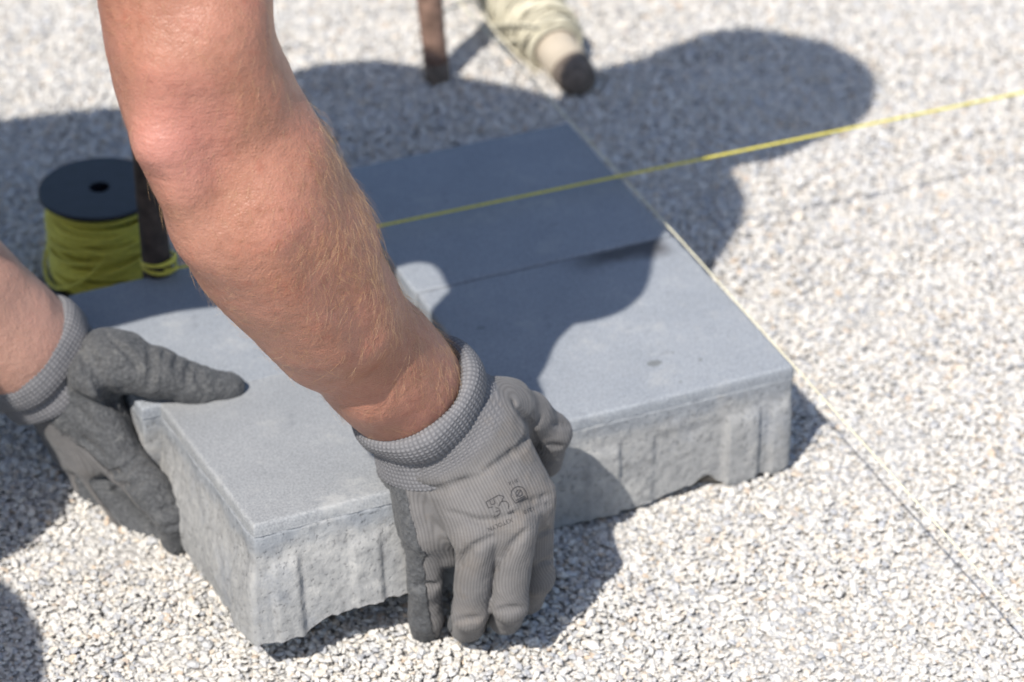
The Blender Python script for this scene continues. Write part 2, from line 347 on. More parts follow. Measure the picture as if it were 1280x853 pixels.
# ------------------------------------------------------------------ paving slabs
T = .072
SLABS = [  # origin (left back bottom corner), yaw, W, Len, tilt, label
    ((-.1210, 1.6343, 0), 23.79, .1714, .1552, 0, 'blue grey concrete slab in shade, yellow string crossing right over it', 0),
    ((-.0571, 1.4915, 0), 23.74, .1714, .1579, 0, 'blue grey concrete slab with a dark damp smear along its back joint', 1),
    ((-.2661, 1.4863, 0), 25.6, .1570, .1325, 0, 'mostly shaded concrete slab in front of the yellow string spool', 2),
    ((-.1965, 1.3672, 0), 24.3, .1640, .1620, 7.8, 'tilted concrete slab with ragged lower edge, gripped by both gloved hands', 3)]
def build_slab(org, yaw, W, Ln, tilt, label, idx):
    root = empty('concrete_paver', org); root.rotation_euler = (math.radians(-tilt), 0, math.radians(yaw)); root.rotation_mode = 'XYZ'
    tag(root, label, 'paver', 'concrete pavers being laid')
    bpy.context.view_layer.update()
    d = .0016
    pts = []
    def edge(p, q, n): return [tuple(np.array(p)+(np.array(q)-np.array(p))*i/n) for i in range(n)]
    per = edge((0, -Ln), (W, -Ln), int(W/d))+edge((W, -Ln), (W, 0), int(Ln/d))+edge((W, 0), (0, 0), int(W/d))+edge((0, 0), (0, -Ln), int(Ln/d))
    per = np.array(per); n = len(per); f0 = int(W/d); f1 = f0+int(Ln/d); f2 = f1+int(W/d)
    side = np.zeros(n, int); side[f0:f1] = 1; side[f1:f2] = 2; side[f2:] = 3
    nrm = np.array([(0, -1), (1, 0), (0, 1), (-1, 0)], float)[side]
    # rounded corners: blend normals near the corners
    k = 2; nn = np.stack([np.convolve(np.r_[nrm[-k:, i], nrm[:, i], nrm[:k, i]], np.ones(2*k+1)/(2*k+1), 'valid') for i in (0, 1)], 1); nn /= np.linalg.norm(nn, axis=1)[:, None]
    corner = 1-np.abs(np.linalg.norm(np.stack([np.convolve(np.r_[nrm[-k:, i], nrm[:, i], nrm[:k, i]], np.ones(2*k+1)/(2*k+1), 'valid') for i in (0, 1)], 1), axis=1))
    u = np.where(side % 2 == 0, per[:, 0], -per[:, 1])
    Tc = T-.0075; rings = []
    zs = np.linspace(0, Tc, 30)
    def sstep(x, a, b): q = np.clip((x-a)/(b-a), 0, 1); return q*q*(3-2*q)
    for z in zs:
        q = np.column_stack([per, np.full(n, z)])
        off = .00022*fbm(q+idx*3.1, 90, idx)+.00055*fbm(q+idx, 420, idx+5, 2)-.0014*np.clip(vnoise(q, 170, idx+31)-.55, 0, 1)
        off *= 1-.95*sstep(z, Tc-.005, Tc)
        low = 1-sstep(z, .030, .056)                        # the side flares out a little lower down
        off += .0012*low
        fr = side == 0
        if idx == 3:
            strips = ((.0075, .0225, .0028), (.052, .069, .0022), (.10, .118, .002), (.145, .158, .002))
        elif idx == 1:
            strips = ((.040, .060, .0018), (.082, .128, -.0012), (.1285, .150, .0024), (.158, .170, .0018))
        else: strips = ((.03, .05, .002), (.11, .13, .002))
        for (a, b_, dep) in strips:
            e = .0005; off = off+np.where(fr | (side == 2), dep*(sstep(u, a-e, a+e)-sstep(u, b_-e, b_+e))*(1-sstep(z, .043, .050)), 0)
        if idx == 3: off += np.where(side == 3, .0058*(1-sstep(z, .012, .058))+.0012*fbm(q, 40, 9), 0)*np.clip(u/.006, 0, 1)
        if idx == 1: off += np.where(side == 1, -.005*np.exp(-((z-.030)/.008)**2)*np.exp(-((u-0)/.012)**2)*0-.0045*np.exp(-((z-.032)/.009)**2)*np.exp(-((u)/.010)**2), 0)
        rag = .0045*np.maximum(0, fbm(np.column_stack([per, np.zeros(n)]), 45, idx+2))+.0016*np.maximum(0, vnoise(np.column_stack([per, np.zeros(n)]), 190, idx+3))
        if idx == 1: rag = rag+np.where(fr, .0075*np.exp(-((u-.118)/.008)**2), 0)
        if idx == 3: rag = rag+np.where(fr, .006*sstep(u, .020, .036), 0)
        zz = z+rag*(1-z/Tc)**2
        q = np.column_stack([per+nn*off[:, None]-nn*(corner*.0022)[:, None], zz]); rings.append(q)
    top_in = rings[-1].copy(); top_in[:, :2] -= nn*.0001; top_in[:, 2] = Tc; rings.append(top_in)
    V = np.vstack(rings); mR = len(rings); i = np.arange(mR-1)[:, None]*n; j = np.arange(n)[None]; kx = (j+1) % n
    F = [tuple(int(x) for x in f) for f in np.stack([i+j, i+kx, i+n+kx, i+n+j], -1).reshape(-1, 4)]
    V = np.vstack([V, V[:n], V[(mR-1)*n:mR*n]]); F.append(tuple(range((mR+1)*n-1, mR*n-1, -1))); F.append(tuple((mR+1)*n+q for q in range(n)))
    core = mesh_obj('slab_core', V, F, M_CORE); core.parent = root
    # the fine-grained facing layer with a small worn chamfer
    rr = []
    for z, ins in ((Tc+.0001, -.0002), (Tc+.003, -.0001), (T-.0016, .0), (T-.0007, .0004), (T-.0001, .0012), (T, .0024)):
        q = np.column_stack([per, np.full(n, z)]); off = .00035*fbm(q+idx, 120, idx+8)+.0002*vnoise(q, 500, idx)
        chip = .0016*np.clip(fbm(np.column_stack([per, np.zeros(n)]), 75, idx+20)-.75, 0, 1)*(1 if z > T-.003 else 0)
        rr.append(np.column_stack([per+nn*(off-ins-chip)[:, None]-nn*(corner*.0020)[:, None], np.full(n, z)]))
    V = np.vstack(rr); mR = len(rr); i = np.arange(mR-1)[:, None]*n
    F = [tuple(int(x) for x in f) for f in np.stack([i+j, i+kx, i+n+kx, i+n+j], -1).reshape(-1, 4)]
    V = np.vstack([V, V[:n]]); F.append(tuple(range((mR+1)*n-1, mR*n-1, -1))); F.append(tuple((mR-1)*n+q for q in range(n)))
    o = mesh_obj('facing_layer', V, F, concrete_face(idx, idx == 1, idx == 3)); o.parent = root
    o.data.polygons.foreach_set('use_smooth', np.r_[np.ones(len(F)-2, bool), [False, False]])
    return root
for s in SLABS: build_slab(*s)

# ------------------------------------------------------------------ gravel
def stone_mesh(i):
    bm = bmesh.new(); r = random.Random(i)
    for _ in range(15):
        v_ = Vector((r.gauss(0, 1), r.gauss(0, 1), r.gauss(0, 1))).normalized()*r.uniform(.82, 1.05)
        bm.verts.new((v_.x*.5*r.uniform(.95, 1.05), v_.y*.5*[.8, .95, .7][i % 3], v_.z*.5*[.44, .54, .62][i % 3]))
    res = bmesh.ops.convex_hull(bm, input=bm.verts)
    for v_ in [g for g in res['geom_interior'] if isinstance(g, bmesh.types.BMVert)]: bm.verts.remove(v_)
    for v_ in [x for x in bm.verts if not x.link_faces]: bm.verts.remove(v_)
    bmesh.ops.bevel(bm, geom=bm.edges[:], offset=.045, segments=1, affect='EDGES')
    bmesh.ops.recalc_face_normals(bm, faces=bm.faces)
    me = bpy.data.meshes.new('stone'); bm.to_mesh(me); bm.free(); return me
m, t, b = newmat('gravel_stone')
oi = N(t, 'ShaderNodeObjectInfo'); v = N(t, 'ShaderNodeTexCoord').outputs['Object']
rnd = oi.outputs['Random']
c = ramp(t, rnd, [(0, (.42, .425, .44)), (.08, (.53, .53, .535)), (.22, (.645, .63, .60)), (.5, (.70, .675, .632)), (.70, (.73, .70, .65)), (.86, (.735, .685, .61)), (.935, (.69, .615, .52)), (.970, (.60, .48, .37)), (.980, (.44, .45, .475)), (1, (.76, .745, .72))])
nz = N(t, 'ShaderNodeTexNoise', noise_dimensions='4D'); L(t, v, nz.inputs['Vector']); L(t, math_(t, 'MULTIPLY', rnd, 50), nz.inputs['W']); nz.inputs['Scale'].default_value = 3.0; nz.inputs['Detail'].default_value = 4
c = mix(t, .7, c, ramp(t, nz.outputs['Fac'], [(.3, (.84, .845, .86)), (.55, (1, 1, 1)), (.75, (1.06, 1.05, 1.03))]), 'MULTIPLY')
L(t, c, b.inputs['Base Color']); b.inputs['Roughness'].default_value = .85; b.inputs['Specular IOR Level'].default_value = .3
L(t, bump(t, nz.outputs['Fac'], .4, .05), b.inputs['Normal']); M_STONE = m
stones = []
sc_ = bpy.data.collections.new('stone_shapes')
for i in range(10):
    me = stone_mesh(i); me.materials.append(M_STONE); so = bpy.data.objects.new('stone', me); sc_.objects.link(so); stones.append(so)
def layer(x0, x1, y0, y1, sp, jit, smin_, smax, zc, zj, seed):
    r = np.random.default_rng(seed); nx, ny = int((x1-x0)/sp), int((y1-y0)/sp)
    gx, gy = np.meshgrid(np.arange(nx), np.arange(ny)); p = np.stack([x0+(gx+.5*(gy % 2))*sp, y0+gy*sp*1.0], -1).reshape(-1, 2)
    p += r.uniform(-jit, jit, p.shape)*sp; s = smin_+(smax-smin_)*r.beta(1.6, 2.6, len(p))
    und = .0022*vnoise(np.column_stack([p, np.zeros(len(p))]), 22, 3)+.0012*vnoise(np.column_stack([p, np.zeros(len(p))]), 60, 4)
    z = zc+und+r.uniform(-zj, zj, len(p)); return np.column_stack([p, z]), s
A = [layer(-.62, .66, .98, 2.36, .0044, .45, .0050, .0082, -.0040, .0007, 1), layer(-.62, .66, .98, 2.36, .0044, .5, .0036, .0088, -.0024, .0010, 2),
     layer(-.62, .66, .98, 2.36, .0150, .5, .0055, .0108, -.0016, .0010, 3), layer(-.50, .52, 1.08, 2.20, .0037, .5, .0022, .0044, -.0021, .0008, 5)]
ring = layer(-1.5, 1.5, .3, 3.6, .0105, .5, .007, .013, -.0035, .002, 4)
k = (ring[0][:, 0] < -.61) | (ring[0][:, 0] > .65) | (ring[0][:, 1] < .99) | (ring[0][:, 1] > 2.35); A.append((ring[0][k], ring[1][k]))
gp = np.vstack([a[0] for a in A]); gs = np.concatenate([a[1] for a in A])
keep = np.ones(len(gp), bool)
for (org, yaw, W, Ln, tilt, _, idx) in SLABS:               # no stones inside the slabs
    c_, s_ = math.cos(math.radians(yaw)), math.sin(math.radians(yaw)); dx, dy = gp[:, 0]-org[0], gp[:, 1]-org[1]
    lu, lv = c_*dx+s_*dy, -s_*dx+c_*dy
    zb = -lv*math.sin(math.radians(tilt))
    keep &= ~((lu > .001) & (lu < W-.001) & (lv < -.001) & (lv > -Ln+.001) & (gp[:, 2]+gs*.4 > zb+.001))
# the fingers have scooped a hollow under the lifted edge
gp, gs = gp[keep], gs[keep]
gm = bpy.data.meshes.new('gravel'); gm.vertices.add(len(gp)); gm.vertices.foreach_set('co', gp.astype(np.float32).ravel())
a_ = gm.attributes.new('size', 'FLOAT', 'POINT'); a_.data.foreach_set('value', gs.astype(np.float32))
ro_ = rng.uniform(0, 2*math.pi, (len(gp), 3)); ro_[:, :2] = rng.normal(0, .30, (len(gp), 2)); a_ = gm.attributes.new('rot', 'FLOAT_VECTOR', 'POINT'); a_.data.foreach_set('vector', ro_.astype(np.float32).ravel())
gravel = bpy.data.objects.new('gravel', gm); col.objects.link(gravel); tag(gravel, 'loose pale crushed gravel covering the whole ground', 'gravel', kind='stuff')
ng = bpy.data.node_groups.new('gravel_scatter', 'GeometryNodeTree')
ng.interface.new_socket('Geometry', in_out='INPUT', socket_type='NodeSocketGeometry'); ng.interface.new_socket('Geometry', in_out='OUTPUT', socket_type='NodeSocketGeometry')
gi = ng.nodes.new('NodeGroupInput'); go = ng.nodes.new('NodeGroupOutput')
m2p = ng.nodes.new('GeometryNodeMeshToPoints'); iop = ng.nodes.new('GeometryNodeInstanceOnPoints'); ci = ng.nodes.new('GeometryNodeCollectionInfo')
ci.inputs['Collection'].default_value = sc_; ci.inputs['Separate Children'].default_value = True; ci.inputs['Reset Children'].default_value = True
iop.inputs['Pick Instance'].default_value = True
na1 = ng.nodes.new('GeometryNodeInputNamedAttribute'); na1.data_type = 'FLOAT'; na1.inputs[0].default_value = 'size'
na2 = ng.nodes.new('GeometryNodeInputNamedAttribute'); na2.data_type = 'FLOAT_VECTOR'; na2.inputs[0].default_value = 'rot'
ng.links.new(gi.outputs[0], m2p.inputs[0]); ng.links.new(m2p.outputs[0], iop.inputs['Points']); ng.links.new(ci.outputs[0], iop.inputs['Instance'])
ng.links.new(na1.outputs['Attribute'], iop.inputs['Scale']); ng.links.new(na2.outputs['Attribute'], iop.inputs['Rotation']); ng.links.new(iop.outputs[0], go.inputs[0])
md = gravel.modifiers.new('scatter', 'NODES'); md.node_group = ng

# ------------------------------------------------------------------ strings, rods, spool, peg
def rod(base, top, r, label, name='steel_rod', mat=None):
    base = np.array(base); top = np.array(top); ts = np.linspace(0, 1, 40); pts = base+(top-base)*ts[:, None]
    root = empty(name, tuple(base)); rr = r*(1+.05*fbm(np.column_stack([ts*8, ts*0, ts*0])+base, 1.5, 2))
    nb = 6
    tube('shaft', pts[nb-3:], rr[nb-3:], mat or M_RUST, root, 20)
    tube('soiled_foot', pts[:nb-2], rr[:nb-2]*1.012, M_DIRT, root, 20)
    return tag(root, label, 'steel rod', 'rusty rods holding the strings')
rb = G(549, 99); rod1_dir = P(528, 0, 1.98)-rb
ra_base = rb-np.array([0, 0, .012]); ra_top = rb+np.array([-.030, .004, .33])
rod(ra_base, ra_top, .0091, 'reddish brown rusty rod standing upright in the gravel beside the twine peg')
yz = .0785
r2 = G(199, 328, yz); rod([r2[0], r2[1], -.01], [r2[0]-.004, r2[1], .21], .0088, 'dark rusty rod beside the string spool with yellow string looped round it', mat=plain('dark_rust_with_shade', (.05, .036, .030), .7, .6, 130, .6, .0012))  # dark steel, its colour also lowered for the shade it stands in
# white string
sA = G(848, 297, .0755); sB = G(1280, 777, .065); d_ = (sB-sA); wtop = ra_base+(ra_top-ra_base)*((.084+.012)/(.33+.012))
wend = sA+d_*2.6; wend[2] = .045
wp = [wtop+np.array([.007, -.006, 0])]+[sA+d_*tt for tt in np.linspace(0, 1, 12)]+[wend]
ws = empty('white_string', tuple(wend)); tag(ws, 'taut white string running past the right edges of the slabs', 'string')
def dense(pts, n):
    pts = np.array(pts); s = np.r_[0, np.cumsum(np.linalg.norm(np.diff(pts, axis=0), axis=1))]; q = np.linspace(0, s[-1], n); return np.stack([np.interp(q, s, pts[:, i]) for i in range(3)], 1)
def twisted(name, pts, r, pitch, mat, parent, n=10):         # two plied strands
    s = np.r_[0, np.cumsum(np.linalg.norm(np.diff(pts, axis=0), axis=1))]; Tn, U, Wn = frames(pts)
    V = []; F = []
    for ph in (0, math.pi):
        a = ph+s*2*math.pi/pitch; cpts = pts+r*.42*(np.cos(a)[:, None]*U+np.sin(a)[:, None]*Wn)
        v_, f_, m_, n_ = tube_vf(cpts, r*.62, 6); F += [tuple(int(x)+len(V) for x in f) for f in f_]; V += list(v_[:-2])
    return mesh_obj(name, np.array(V), F, mat, parent)
twisted('cord', dense(wp, 1600), .00068, .004, M_WHITE, ws)
# turns knotted round the rod
ax = unit(ra_top-ra_base); tt = np.linspace(0, 4*2*math.pi, 120); e1 = unit(np.cross(ax, [0, 1, 0])); e2 = np.cross(ax, e1)
tube('knot', wtop+.0102*(np.cos(tt)[:, None]*e1+np.sin(tt)[:, None]*e2)+ax*((tt/tt[-1]-.5)*.007)[:, None], .0009, M_WHITE, ws, 6)
# yellow string
yA = np.array([r2[0], r2[1], yz]); yB = G(1280, 115.5, .0785); d_ = yB-yA; ye = yA+d_*1.35
ys = empty('yellow_string', tuple(yA)); tag(ys, 'taut yellow string stretched across the slabs from the dark rod', 'string')
start = yA+np.array([.004, -.0095, 0])
twisted('cord', dense([start, yB, ye], 1600), .00092, .005, M_YELLOW, ys)
tt = np.linspace(0, 3*2*math.pi, 110)
tube('loop', yA+np.stack([.0100*np.cos(tt), .0100*np.sin(tt), -.004+.009*tt/tt[-1]+.002*np.sin(tt*.7)], 1), .00115, M_YELLOW, ys, 8)
# spool
SPB = G(133, 343); SH = .0655; SR = .0392
sp = empty('string_spool', tuple(SPB)); tag(sp, 'black plastic spool wound with yellow string, standing on the gravel', 'spool')
lathe('top_flange', [(.0066, SH-.003), (SR-.0008, SH-.003), (SR, SH-.0022), (SR, SH-.0008), (SR-.0008, SH), (.0066, SH)], M_BLACK, SPB, sp, 96)
lathe('bottom_flange', [(.0066, -.001), (SR-.0008, -.001), (SR, 0), (SR, .0018), (SR-.0008, .0025), (.0066, .0025)], M_BLACK, SPB, sp, 96)
lathe('hub', [(.0066, .002), (.018, .002), (.018, SH-.002), (.0066, SH-.002)], M_BLACK, SPB, sp, 48)
V = []; F = []
def add_tube(pts, r, n):
    global V, F
    v_, f_, m_, n_ = tube_vf(pts, r, n); F += [tuple(int(x)+len(V) for x in f) for f in f_]; V += list(v_[:-2])
for lay, (r0, turns) in enumerate(((.0285, 17), (.0308, 16), (.0328, 14))):   # wound layers, uneven
    tt = np.linspace(0, turns*2*math.pi, turns*40); fz = tt/tt[-1]
    z = .0045+(SH-.0095)*fz+.0026*np.sin(tt*.83+lay)+.0018*np.sin(tt*1.13+2*lay); rr = r0+.0007*np.sin(tt*.37+lay)+.0006*np.sin(tt*.11)
    add_tube(np.stack([rr*np.cos(tt+lay), rr*np.sin(tt+lay), np.clip(z, .004, SH-.0045)], 1), .0017, 6)
for q in range(9):                                           # crossing turns
    tt = np.linspace(0, 2*math.pi, 50); ph = q*.9; z0 = .010+.005*q
    add_tube(np.stack([.0348*np.cos(tt), .0348*np.sin(tt), np.clip(z0+.006*np.sin(tt+ph)+.002*np.sin(2*tt+q), .005, SH-.0055)], 1), .0017, 6)
tt = np.linspace(0, 1, 60); aa = 2.6+tt*2.3                  # a slack turn hanging off on the left
add_tube(np.stack([(.0355+.004*np.sin(tt*math.pi))*np.cos(aa), (.0355+.004*np.sin(tt*math.pi))*np.sin(aa), .034-.028*np.sin(tt*math.pi)**1.0], 1), .0013, 6)
mesh_obj('wound_string', np.array(V)+SPB, F, M_YELLOW, sp)
# the tail from the spool to the rod
pA = SPB+np.array([.033, .004, .028]); pB = yA+np.array([-.009, .004, .001]); mid = (pA+pB)/2-np.array([0, 0, .004])
tt = np.linspace(0, 1, 30)[:, None]; tube('tail', (1-tt)**2*pA+2*tt*(1-tt)*mid+tt**2*pB, .0012, M_YELLOW, sp, 8)
# wooden peg wound with cream twine, lying on the gravel
tip = G(729, 108, .006); tail_ = G(606, -62, .040); ax = unit(tail_-tip); e1 = unit(np.cross(ax, [0, 0, 1])); e2 = np.cross(e1, ax)
pg = empty('twine_peg', tuple(tip)); tag(pg, 'wooden peg wound with cream twine lying on the gravel, dark tip', 'peg')
ln = np.linalg.norm(tail_-tip)
def ppt(s): return tip+ax*s
ss = np.array([-.002, .000, .004, .010, .016, .022]); tube('dark_tip', [ppt(s) for s in ss], np.array([.004, .0085, .0125, .0142, .0150, .0152]), M_DIRT, pg, 24)
ss = np.linspace(.021, ln+.05, 12); tube('shaft', [ppt(s) for s in ss], np.linspace(.0155, .0185, 12)*1.0, M_WOOD, pg, 24)
V = []; F = []
for lay in range(4):
    turns = (38, 34, 30, 26)[lay]; tt = np.linspace(0, turns*2*math.pi, turns*26); fz = tt/tt[-1]
    s = .042+.006*lay+(ln-.05-.012*lay)*fz+.007*np.sin(tt*.93+lay*2)*(.4+.3*lay)+.003*np.sin(tt*.31)
    rr = .0185+.0016*lay+.003*np.clip((s-.045)/.05, 0, 1)+.0005*np.sin(tt*.41+lay)
    add_tube(ppt(0)+ax*s[:, None]+rr[:, None]*(np.cos(tt)[:, None]*e1+np.sin(tt)[:, None]*e2), .00115, 6)
mesh_obj('wound_twine', np.array(V), F, M_CREAM, pg)
for q, (a0, s0, s1) in enumerate(((2.2, .05, .11), (3.0, .06, .12), (1.1, .08, .12))):  # loose strands
    tt = np.linspace(0, 1, 40); aa = a0+tt*1.6; s = s0+(s1-s0)*tt; rr = .0262+.004*np.sin(tt*math.pi)
    tube('loose_strand', ppt(0)+ax*s[:, None]+rr[:, None]*(np.cos(aa)[:, None]*e1+np.sin(aa)[:, None]*e2), .0011, M_CREAM, pg, 6)
# a slack end of twine trailing from peg to rod
pts = np.array([G(672, 92, .004), G(652, 74, .006), G(640, 62, .012), G(618, 38, .020), G(590, 0, .03), wtop+np.array([.01, 0, -.03])]); tube('loose_end', dense(pts, 60), .0009, M_CREAM, pg, 6)

# ------------------------------------------------------------------ the worker
PX = 1/FPX
def J(px, py, d, rpx): return (P(px, py, d), rpx*d*PX)       # a joint and its radius
person = empty('person', (-.62, 1.22, 0)); tag(person, 'worker crouching over the slabs with bare forearms and grey work gloves', 'person')
Rsh = np.array([-.146, 1.300, .592]); Lsh = np.array([-.285, 1.555, .415]); head = np.array([-.100, 1.445, .605])
ra = [(Rsh, .054), J(234, -210, 1.316, 106), J(230, -90, 1.334, 99), J(232, 0, 1.348, 94), J(241, 80, 1.362, 87), J(272, 150, 1.374, 86), J(305, 225, 1.392, 93), J(345, 292, 1.418, 97), J(387, 348, 1.444, 94), J(431, 405, 1.474, 82), J(476, 455, 1.505, 69), J(505, 486, 1.527, 64)]
R_AX = unit(P(520, 495, 1.533)-P(450, 412, 1.475))
R_E1 = unit(P(578, 437, 1.53)-P(454, 537, 1.53)); R_E1 = unit(R_E1-R_AX*(R_E1@R_AX)); R_E2 = np.cross(R_AX, R_E1)
rarm = chain(ra[:-3])+[cone(ra[-3][0], ra[-3][1], ra[-2][0], ra[-2][1], n=R_E2, s=1.12), cone(ra[-2][0], ra[-2][1], ra[-1][0], ra[-1][1], n=R_E2, s=1.2),
      cone(ra[-1][0], ra[-1][1], ra[-1][0]+R_AX*.035, ra[-1][1]*.98, n=R_E2, s=1.25)]
bumps = [cone(*J(205, 188, 1.342, 30), *J(228, 226, 1.352, 28), k=.012), cone(*J(228, 226, 1.356, 26), *J(262, 292, 1.376, 22), k=.018),            # point of the elbow
         cone(*J(224, 80, 1.330, 44), *J(214, 150, 1.346, 34), k=.025),              # triceps tendon
         cone(*J(304, 120, 1.370, 30), *J(338, 200, 1.380, 38), k=.028), cone(*J(340, 200, 1.380, 40), *J(402, 292, 1.426, 38), k=.028),             # outer forearm muscle
         cone(*J(262, 292, 1.376, 24), *J(392, 448, 1.472, 20), k=.025),             # ulnar ridge
         cone(*J(335, 290, 1.378, 46), *J(425, 400, 1.442, 40), k=.03),
         cone(*J(280, 40, 1.330, 46), *J(306, 120, 1.346, 38), k=.02),
         cone(*J(470, 497, 1.497, 22), k=.014)]
hollow = [cone(*J(300, 168, 1.286, 15), *J(272, 206, 1.292, 12)), cone(*J(250, 262, 1.306, 9), *J(330, 362, 1.353, 8)), cone(*J(262, 40, 1.258, 9), *J(272, 120, 1.270, 10)), cone(*J(182, 246, 1.338, 5), *J(236, 252, 1.318, 5)),
          cone(*J(395, 330, 1.362, 6), *J(470, 430, 1.430, 6))]
# left arm
la = [(Lsh, .056), (P(-340, -40, 1.53), .045), (P(-312, 80, 1.540), .043), (P(-222, 183, 1.575), .040), (P(-112, 300, 1.620), .0325), (P(-30, 385, 1.655), .0280), (P(27, 436, 1.676), .0270)]
L_AX = unit(la[-1][0]-la[-3][0]); L_E1 = unit(P(66, 372, 1.68)-P(2, 495, 1.68)); L_E1 = unit(L_E1-L_AX*(L_E1@L_AX)); L_E2 = np.cross(L_AX, L_E1)
larm = chain(la)+[cone(la[-1][0], .0268, la[-1][0]+L_AX*.010, .026)]
ltend = [cone(P(-60, 285, 1.612), .0065, P(42, 380, 1.655), .0050, k=.010), cone(P(20, 452, 1.652), .009, P(-40, 395, 1.625), .009, k=.02)]
mid = (Rsh+Lsh)/2
chest = np.array([-.30, 1.415, .468]); belly = np.array([-.48, 1.375, .425]); pelvis = np.array([-.66, 1.34, .39])
neck0 = mid+np.array([.03, -.005, .02])
torso = [cone(Rsh+np.array([-.02, .03, -.01]), .055, Lsh+np.array([-.01, -.03, 0]), .055), cone(mid+np.array([-.03, 0, -.02]), .090, np.array([-.30, 1.445, .46]), .108), cone(np.array([-.235, 1.378, .505]), .084, np.array([-.31, 1.345, .49]), .100),
         cone(np.array([-.30, 1.445, .46]), .108, np.array([-.47, 1.405, .43]), .105), cone(np.array([-.31, 1.345, .49]), .100, np.array([-.45, 1.325, .44]), .105), cone(np.array([-.47, 1.405, .43]), .105, pelvis+np.array([0, .05, 0]), .115), cone(np.array([-.45, 1.325, .44]), .105, pelvis+np.array([0, -.05, 0]), .115)]
hd = unit(head-neck0)
headp = [cone(neck0, .055, head-hd*.07, .055), cone(head+hd*.012+np.array([0, 0, .008]), .083, head-hd*.045, .066), cone(head-hd*.02+np.array([.03, 0, -.06]), .035, head+hd*.02+np.array([.03, 0, -.055]), .04)]
fdir = unit(np.array([.55, -.05, -.84])); fdir = unit(fdir-hd*(fdir@hd)); fs = np.cross(hd, fdir)
face = [cone(head+fdir*.082-hd*.005, .011, head+fdir*.096-hd*.03, .013, k=.01), cone(head+fs*.083-hd*.015, .016, head+fs*.085-hd*.035, .010, k=.008), cone(head-fs*.083-hd*.015, .016, head-fs*.085-hd*.035, .010, k=.008),
        cone(head+fdir*.075-hd*.058+fs*.015, .009, head+fdir*.075-hd*.058-fs*.015, .009, k=.008)]
Rhip = np.array([-.69, 1.235, .365]); Rkn = np.array([-.515, .890, .445]); Ran = np.array([-.69, 1.00, .085])
Lhip = np.array([-.72, 1.43, .375]); Lkn = np.array([-.498, 1.128, .40]); Lan = np.array([-.70, 1.27, .085])
legs = [cone(Rhip, .088, Rkn, .062), cone(Rkn, .060, (Rkn+Ran)/2+np.array([-.02, .01, 0]), .058), cone((Rkn+Ran)/2+np.array([-.02, .01, 0]), .058, Ran, .042),
        cone(Lhip, .088, Lkn, .062), cone(Lkn, .060, (Lkn+Lan)/2+np.array([-.02, .01, 0]), .058), cone((Lkn+Lan)/2+np.array([-.02, .01, 0]), .058, Lan, .042)]
allp = rarm+larm+torso+headp+legs
fl = Field(allp, .0030); fl.add(torso, .06); fl.add(headp, .03); fl.add(face, .01); fl.add(legs, .04)
fl.add(rarm, .02); fl.add(larm, .03); fl.add(bumps, .02); fl.add(ltend, .012); fl.sub(hollow, .022)
V, F = surface_nets(fl.D, fl.lo, fl.h); Nn = normals_of(V, F)
near = np.linalg.norm(V-P(215, 200, 1.31), axis=1)
V = V+Nn*(.0005*fbm(V, 45, 3, 3))[:, None]
el = P(208, 205, 1.305); pink = np.clip(1.15-np.linalg.norm(V-el, axis=1)/.042, 0, 1)**.8
pale = np.clip(1-np.linalg.norm(V-la[-1][0], axis=1)/.20, 0, 1)**.5
fl_pale = np.clip(((V-P(330, 330, 1.35))@unit(P(200, 380, 1.4)-P(330, 300, 1.4)))/.035, 0, 1)*(np.linalg.norm(V-P(300, 330, 1.38), axis=1) < .14)*.35
body = mesh_obj('body', V, F, M_SKIN, person, attrs={'pink': pink, 'pale': np.maximum(pale, fl_pale)})
BODY_V, BODY_N = V, Nn
# clothes (out of the picture, they cast the shade)
def cloth(name, prims, k, mat, h=.006, amp=.004, cut=None):
    f_ = Field(prims, h, .02); f_.add(prims, k); v_, q_ = surface_nets(f_.D, f_.lo, f_.h); n_ = normals_of(v_, q_)
    v_ = v_+n_*(amp*fbm(v_, 14, 5, 3))[:, None]
    return mesh_obj(name, v_, q_, mat, person)
def grow(ps, g): return [dict(c, ra=c['ra']+g, rb=c['rb']+g) for c in ps]
mid_r = Rsh+(ra[1][0]-Rsh)*.80; mid_l = Lsh+(la[1][0]-Lsh)*.6
cloth('shirt', grow(torso, .012)+[cone(Rsh, .062, mid_r, .056), cone(P(285, -215, 1.325), .034, P(330, -205, 1.32), .020), cone(Lsh, .066, mid_l, .063)], .05, M_SHIRT)
cloth('trousers', grow(legs, .014)+[cone(pelvis, .14, pelvis+np.array([-.02, 0, -.02]), .142), cone(pelvis, .13, belly+np.array([-.08, -.02, -.02]), .128)], .05, M_TROUSER, amp=.006)
for an, rot in ((Ran, -.5), (Lan, -.2)):
    fd = np.array([math.cos(rot), math.sin(rot), 0]); cloth('boot', [cone(an+np.array([0, 0, .03]), .052, an*[1, 1, 0]+np.array([0, 0, .045])-fd*.03, .046), cone(an*[1, 1, 0]-fd*.045+[0, 0, .042], .042, an*[1, 1, 0]+fd*.13+[0, 0, .036], .038), cone(an*[1, 1, 0]+fd*.05+[0, 0, .044], .044, an*[1, 1, 0]+fd*.15+[0, 0, .034], .036)], .03, M_BOOT, amp=.001)
cloth('hair', [cone(head+hd*.030-fdir*.018, .084, head-hd*.020-fdir*.030, .068), cone(head+hd*.05+fdir*.02, .062)], .03, M_HAIR, .005, .006)
for sgn in (-1, 1):
    e = head+fdir*.074+fs*.032*sgn+hd*.005
    bmx = bmesh.new(); bmesh.ops.create_uvsphere(bmx, u_segments=12, v_segments=8, radius=.011); v_ = np.array([x.co[:] for x in bmx.verts])+e; f_ = [tuple(x.index for x in q.verts) for q in bmx.faces]; bmx.free(); mesh_obj('eye', v_, f_, M_DARKEYE, person)

